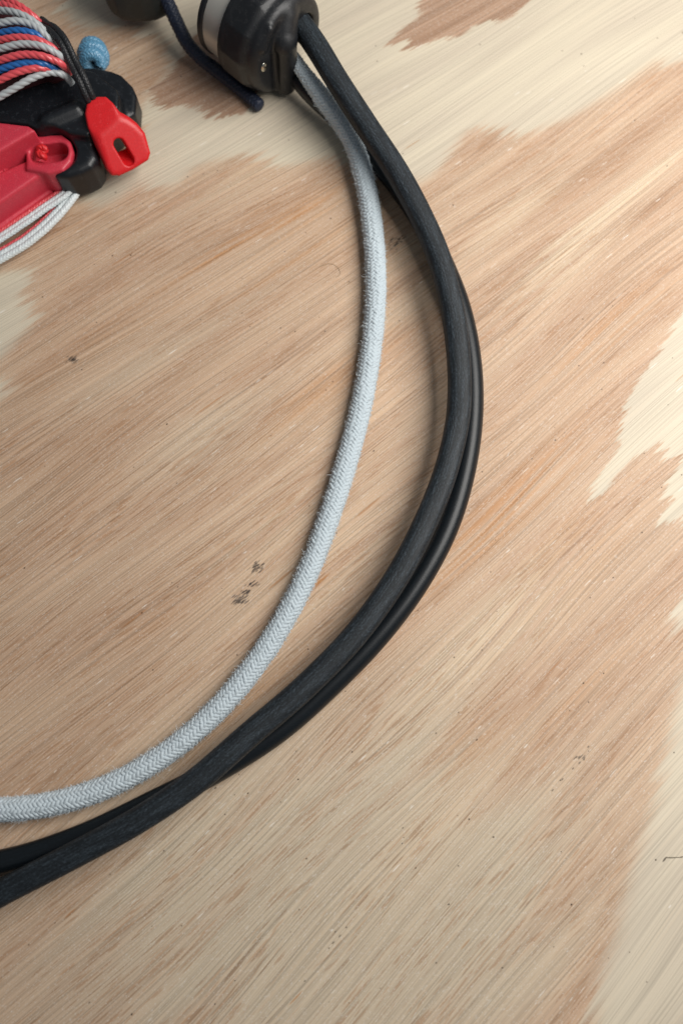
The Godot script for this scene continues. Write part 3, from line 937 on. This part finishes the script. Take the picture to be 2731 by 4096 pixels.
	var turns := [
		[rl, redl, [Vector3(-94.14, 20.00, -129.97), Vector3(-87.54, 22.00, -127.12), Vector3(-82.57, 23.50, -124.39), Vector3(-78.75, 24.00, -122.13), Vector3(-75.97, 23.00, -120.30), Vector3(-74.65, 20.00, -120.04), Vector3(-74.80, 16.00, -120.86)]],
		[rl, redl, [Vector3(-92.84, 22.00, -125.58), Vector3(-86.37, 24.00, -123.40), Vector3(-81.51, 25.00, -121.43), Vector3(-77.60, 25.00, -119.18), Vector3(-74.95, 23.50, -117.82), Vector3(-73.84, 20.00, -118.01)]],
		[gl, grey, [Vector3(-91.99, 23.00, -121.31), Vector3(-83.54, 25.00, -120.18), Vector3(-78.75, 26.00, -118.48), Vector3(-75.22, 25.50, -116.96), Vector3(-72.89, 24.00, -115.62), Vector3(-71.15, 22.00, -114.43), Vector3(-70.18, 19.00, -113.83)]],
		[gl, grey, [Vector3(-91.06, 24.00, -116.11), Vector3(-82.74, 26.00, -115.63), Vector3(-78.55, 26.50, -115.79), Vector3(-75.11, 26.00, -115.26), Vector3(-72.16, 25.00, -113.46), Vector3(-70.44, 23.00, -112.29), Vector3(-69.47, 20.00, -111.69)]],
		[bl, blue, [Vector3(-91.86, 22.00, -115.18), Vector3(-82.98, 25.00, -113.71), Vector3(-77.28, 26.00, -113.41), Vector3(-73.40, 25.00, -112.97), Vector3(-71.33, 23.00, -112.79), Vector3(-70.19, 20.00, -112.70)]],
		[rl, redl, [Vector3(-91.12, 23.00, -112.04), Vector3(-82.56, 25.50, -111.29), Vector3(-76.90, 26.50, -111.12), Vector3(-71.99, 26.00, -110.35), Vector3(-69.27, 24.00, -109.67), Vector3(-68.52, 20.00, -110.44)]],
		[gl, grey, [Vector3(-90.81, 23.00, -108.83), Vector3(-82.35, 25.50, -108.84), Vector3(-75.71, 26.50, -109.29), Vector3(-70.82, 26.00, -108.64), Vector3(-68.31, 24.00, -108.20), Vector3(-67.82, 19.50, -108.87)]],
		[rl, redl, [Vector3(-91.01, 22.00, -106.24), Vector3(-82.32, 25.00, -106.11), Vector3(-75.70, 26.00, -106.82), Vector3(-71.04, 25.50, -106.53), Vector3(-68.14, 23.50, -106.43), Vector3(-67.56, 19.00, -107.54)]],
		[bl, blue, [Vector3(-91.69, 20.00, -103.97), Vector3(-82.81, 23.50, -104.72), Vector3(-75.96, 24.50, -105.69), Vector3(-71.74, 24.00, -105.88), Vector3(-69.21, 21.00, -106.59)]],
		[rl, redl, [Vector3(-91.34, 20.00, -100.28), Vector3(-82.80, 23.00, -102.22), Vector3(-77.27, 24.00, -103.93), Vector3(-72.50, 23.50, -105.21), Vector3(-70.05, 21.00, -106.35)]],
		[gl, grey, [Vector3(-91.89, 18.00, -96.72), Vector3(-83.35, 21.00, -99.23), Vector3(-79.08, 22.00, -101.10), Vector3(-75.14, 22.50, -103.24), Vector3(-70.90, 22.00, -105.25), Vector3(-68.01, 20.50, -105.53), Vector3(-67.09, 18.00, -105.38)]],
	]
	for t in turns:
		var p := smooth_path(t[2], 0.18)
		part("turn", t[0], tube(p, 28, func(th: float, s: float) -> float: return rope(th, s, 0.88, 3, 5.5, 0.15)), t[1])
	# hidden inner turns that the outer ones lie on
	var core := Outline.new([])
	var ip := []
	for p in [Vector3(-97.38, 18.00, -131.27), Vector3(-82.57, 18.00, -127.34), Vector3(-75.97, 18.00, -120.85), Vector3(-71.01, 18.00, -113.18), Vector3(-70.20, 18.00, -109.39), Vector3(-74.48, 18.00, -108.39), Vector3(-85.02, 18.00, -104.38), Vector3(-94.48, 18.00, -101.28)]:
		ip.append(Vector2(p.x, p.z))
	core = Outline.new(ip)
	part("hub", root, nets(func(p: Vector3) -> float: return slab(p, core, 3.0, 18.5, 3.0), Vector3(-118, 1, -160), Vector3(-70, 23, -102), 0.6), plain(lin(0.05, 0.006, 0.009), 0.7))
	# pale line leaving underneath
	var wl := thing("white_line", Vector3(-82.69, 0.00, -71.93))
	tag(wl, "pale silvery white line, its strands emerging side by side under the red insert", "line")
	var out_ := [Vector3(-69.61, 5.00, -97.96), Vector3(-67.06, 4.20, -93.63), Vector3(-67.72, 3.40, -89.44), Vector3(-69.76, 3.20, -84.85), Vector3(-74.97, 3.00, -77.28), Vector3(-81.29, 2.90, -70.87), Vector3(-87.88, 2.90, -66.31), Vector3(-97.38, 2.90, -60.21)]
	var in_ := [Vector3(-68.13, 5.00, -92.81), Vector3(-68.47, 4.60, -89.26), Vector3(-70.43, 4.40, -85.33), Vector3(-77.20, 4.20, -79.41), Vector3(-87.84, 4.00, -71.09), Vector3(-97.26, 4.00, -64.23)]
	var strands := [[out_, 0.82, 0.86, white], [out_, -0.82, 0.84, white], [in_, 0.62, 0.66, white], [in_, -0.62, 0.66, white], [in_, -2.0, 0.62, redl], [out_, -2.3, 0.5, redl]]
	for st in strands:
		var pts := []
		for p in st[0]:
			pts.append(p + Vector3(0.55, 0.0, 0.83) * st[1] + Vector3(0, 0.25 * st[1], 0))
		part("strand", wl, tube(smooth_path(pts, 0.13), 40, func(th: float, s: float) -> float: return braid(th, s, st[2], 5, 0.9, 0.12)), st[3])

	# black bungee: two strands held by the toggle
	var bg := thing("bungee_cord", Vector3(-69.62, 0.00, -117.12))
	tag(bg, "doubled thin black elastic cord running from the wound lines into the toggle", "elastic cord")
	var bk := plain(lin(0.012, 0.013, 0.015), 0.5, 0.5)
	for o in [-0.72, 0.72]:
		var pts := []
		for p in [Vector3(-75.66, 20.00, -121.83), Vector3(-73.41, 22.00, -118.71), Vector3(-70.55, 24.00, -115.62), Vector3(-67.34, 25.00, -111.12), Vector3(-65.40, 23.00, -107.23), Vector3(-63.45, 22.00, -103.54), Vector3(-62.28, 19.00, -101.09), Vector3(-62.06, 15.00, -101.05)]:
			pts.append(p + Vector3(o * 0.8, 0, -o * 0.55))
		part("strand", bg, tube(smooth_path(pts, 0.12), 32, func(th: float, s: float) -> float: return braid(th, s, 0.80, 6, 0.7, 0.12)), bk)

	# red toggle
	var tg := thing("red_toggle", Vector3(-59.88, 0.00, -102.95))
	tag(tg, "bright red plastic toggle with a keyhole slot beside the black winder", "toggle")
	var t0: Vector3 = Vector3(-59.06, 19.50, -98.23)
	var t1: Vector3 = Vector3(-53.21, 9.00, -88.11)
	var tx := (t1 - t0).normalized()
	var ty := tx.cross(Vector3.UP).normalized()
	var tn := ty.cross(tx)
	var op := []
	for p in [Vector3(-63.09, 18.20, -96.56), Vector3(-62.48, 19.20, -98.47), Vector3(-61.40, 19.80, -99.46), Vector3(-59.67, 20.00, -100.04), Vector3(-57.59, 19.80, -100.20), Vector3(-56.21, 18.80, -99.28), Vector3(-54.95, 17.20, -98.08), Vector3(-52.90, 15.80, -97.69), Vector3(-50.96, 14.60, -96.62), Vector3(-49.23, 13.20, -94.94), Vector3(-48.05, 10.80, -90.96), Vector3(-48.71, 10.00, -89.41), Vector3(-52.95, 9.00, -87.36), Vector3(-56.54, 8.60, -85.89), Vector3(-58.42, 9.00, -85.74), Vector3(-59.54, 10.00, -86.80), Vector3(-61.56, 13.80, -91.03), Vector3(-62.83, 16.40, -94.02)]:
		op.append(Vector2((p - t0).dot(tx), (p - t0).dot(ty)))
	var to := Outline.new(op)
	var ridge: Vector3 = Vector3(-57.20, 16.50, -94.43)
	var s0: Vector3 = Vector3(-55.40, 14.00, -91.13)
	var s1: Vector3 = Vector3(-53.23, 12.00, -88.00)
	var e0 := Vector2((s0 - t0).dot(tx), (s0 - t0).dot(ty))
	var e1 := Vector2((s1 - t0).dot(tx), (s1 - t0).dot(ty))
	var rx := (ridge - t0).dot(tx)
	var tf := func(p: Vector3) -> float:
		var d := p - t0
		var q := Vector3(d.dot(tx), d.dot(tn), d.dot(ty))
		var a := slab(q, to, -6.0, 1.8, 1.7)
		var far_ := q.x - rx - 0.25 * q.z
		a = smax(a, (q.y - 0.02 + 0.10 * far_) * 0.99, 0.5)      # the face with the slot
		a = smax(a, (q.y + 0.0 - 0.46 * far_) * 0.9, 0.5)        # the neck falls back from the ridge
		a = smax(a, (q.y + 0.9 * to.d(Vector2(q.x, q.z)) + 1.15) * 0.74, 0.7)   # chamfered flanks
		a = smax(a, (q.y + 0.95 * (q.x - e1.x - 1.7)) * 0.72, 0.5)   # the free end turns down
		var e := e1 - e0
		var w := Vector2(q.x, q.z) - e0
		var hole := (w - e * clampf(w.dot(e) / e.dot(e), 0.0, 1.0)).length() - 1.4
		return smax(a, -maxf(hole, -1.6 - 1.15 * (e1.x + 1.3 - q.x) - q.y), 0.4)
	lo = Vector3(-63.93, 19.00, -101.71)
	hi = Vector3(-48.37, 6.00, -86.78)
	part("body", tg, nets(tf, Vector3(lo.x - 3, 1.0, lo.z - 4), Vector3(hi.x + 4, 22, hi.z + 4), 0.24), moulded(lin(0.60, 0.010, 0.014), lin(0.66, 0.09, 0.09), 0.4, 0.42, 47))

	# blue stopper knot
	var bc: Vector3 = Vector3(-66.83, 5.00, -124.78)
	var bk2 := thing("blue_knot", Vector3(-68.59, 0.00, -129.15))
	tag(bk2, "light blue braided cord coiled into a stopper knot behind the black horn", "knot")
	var ax := Vector3(0.25, 0.25, 0.93).normalized()
	var ux := ax.cross(Vector3.UP).normalized()
	var uy := ux.cross(ax)
	var cp2 := PackedVector3Array()
	for i in 520:
		var t := i / 519.0
		var a := TAU * 2.6 * t
		var rr := lerpf(1.6, 2.55, smoothstep(0.0, 0.3, t)) * lerpf(1.0, 0.55, smoothstep(0.75, 1.0, t))
		cp2.append(bc + ux * cos(a) * rr + uy * sin(a) * rr + ax * lerpf(-3.4, 3.4, t))
	part("coil", bk2, tube(cp2, 80, func(th: float, s: float) -> float: return braid(th, s, 1.64, 10, 0.62, 0.20)), plain(lin(0.10, 0.27, 0.42), 0.32, 0.6))

func grip() -> void:
	var root := thing("bar_grip", Vector3(-57.55, 0.00, -148.78))
	tag(root, "dark grey rounded plastic grip entering at the upper edge above the plywood", "grip")
	var op := []
	for p in [Vector3(-66.75, 8.00, -150.81), Vector3(-63.59, 8.00, -139.61), Vector3(-62.40, 8.00, -137.40), Vector3(-59.94, 8.00, -135.47), Vector3(-57.10, 8.00, -134.92), Vector3(-52.77, 8.00, -134.78), Vector3(-49.76, 8.00, -135.47), Vector3(-46.90, 8.00, -137.12), Vector3(-48.93, 8.00, -150.81)]:
		op.append(Vector2(p.x, p.z))
	var o := Outline.new(op)
	var c: Vector3 = Vector3(-55.93, 8.00, -143.78)
	part("body", root, nets(func(p: Vector3) -> float: return slab(p, o, 4.0, 20.0, 3.0), Vector3(c.x - 16, 3, c.z - 14), Vector3(c.x + 16, 21, c.z + 14), 0.4), moulded(lin(0.017, 0.021, 0.020), lin(0.05, 0.05, 0.05), 0.4, 0.5, 51))
	var ip := []
	for p in [Vector3(-66.48, 4.00, -154.91), Vector3(-63.85, 4.00, -143.19), Vector3(-62.00, 4.00, -140.37), Vector3(-58.83, 4.00, -139.24), Vector3(-55.48, 4.00, -139.24), Vector3(-55.07, 4.00, -154.91)]:
		ip.append(Vector2(p.x, p.z))
	var u := Outline.new(ip)
	part("red_underside", root, nets(func(p: Vector3) -> float: return slab(p, u, 1.5, 5.0, 1.0), Vector3(c.x - 16, 1, c.z - 16), Vector3(c.x + 16, 6, c.z + 14), 0.4), plain(lin(0.22, 0.02, 0.025), 0.5))
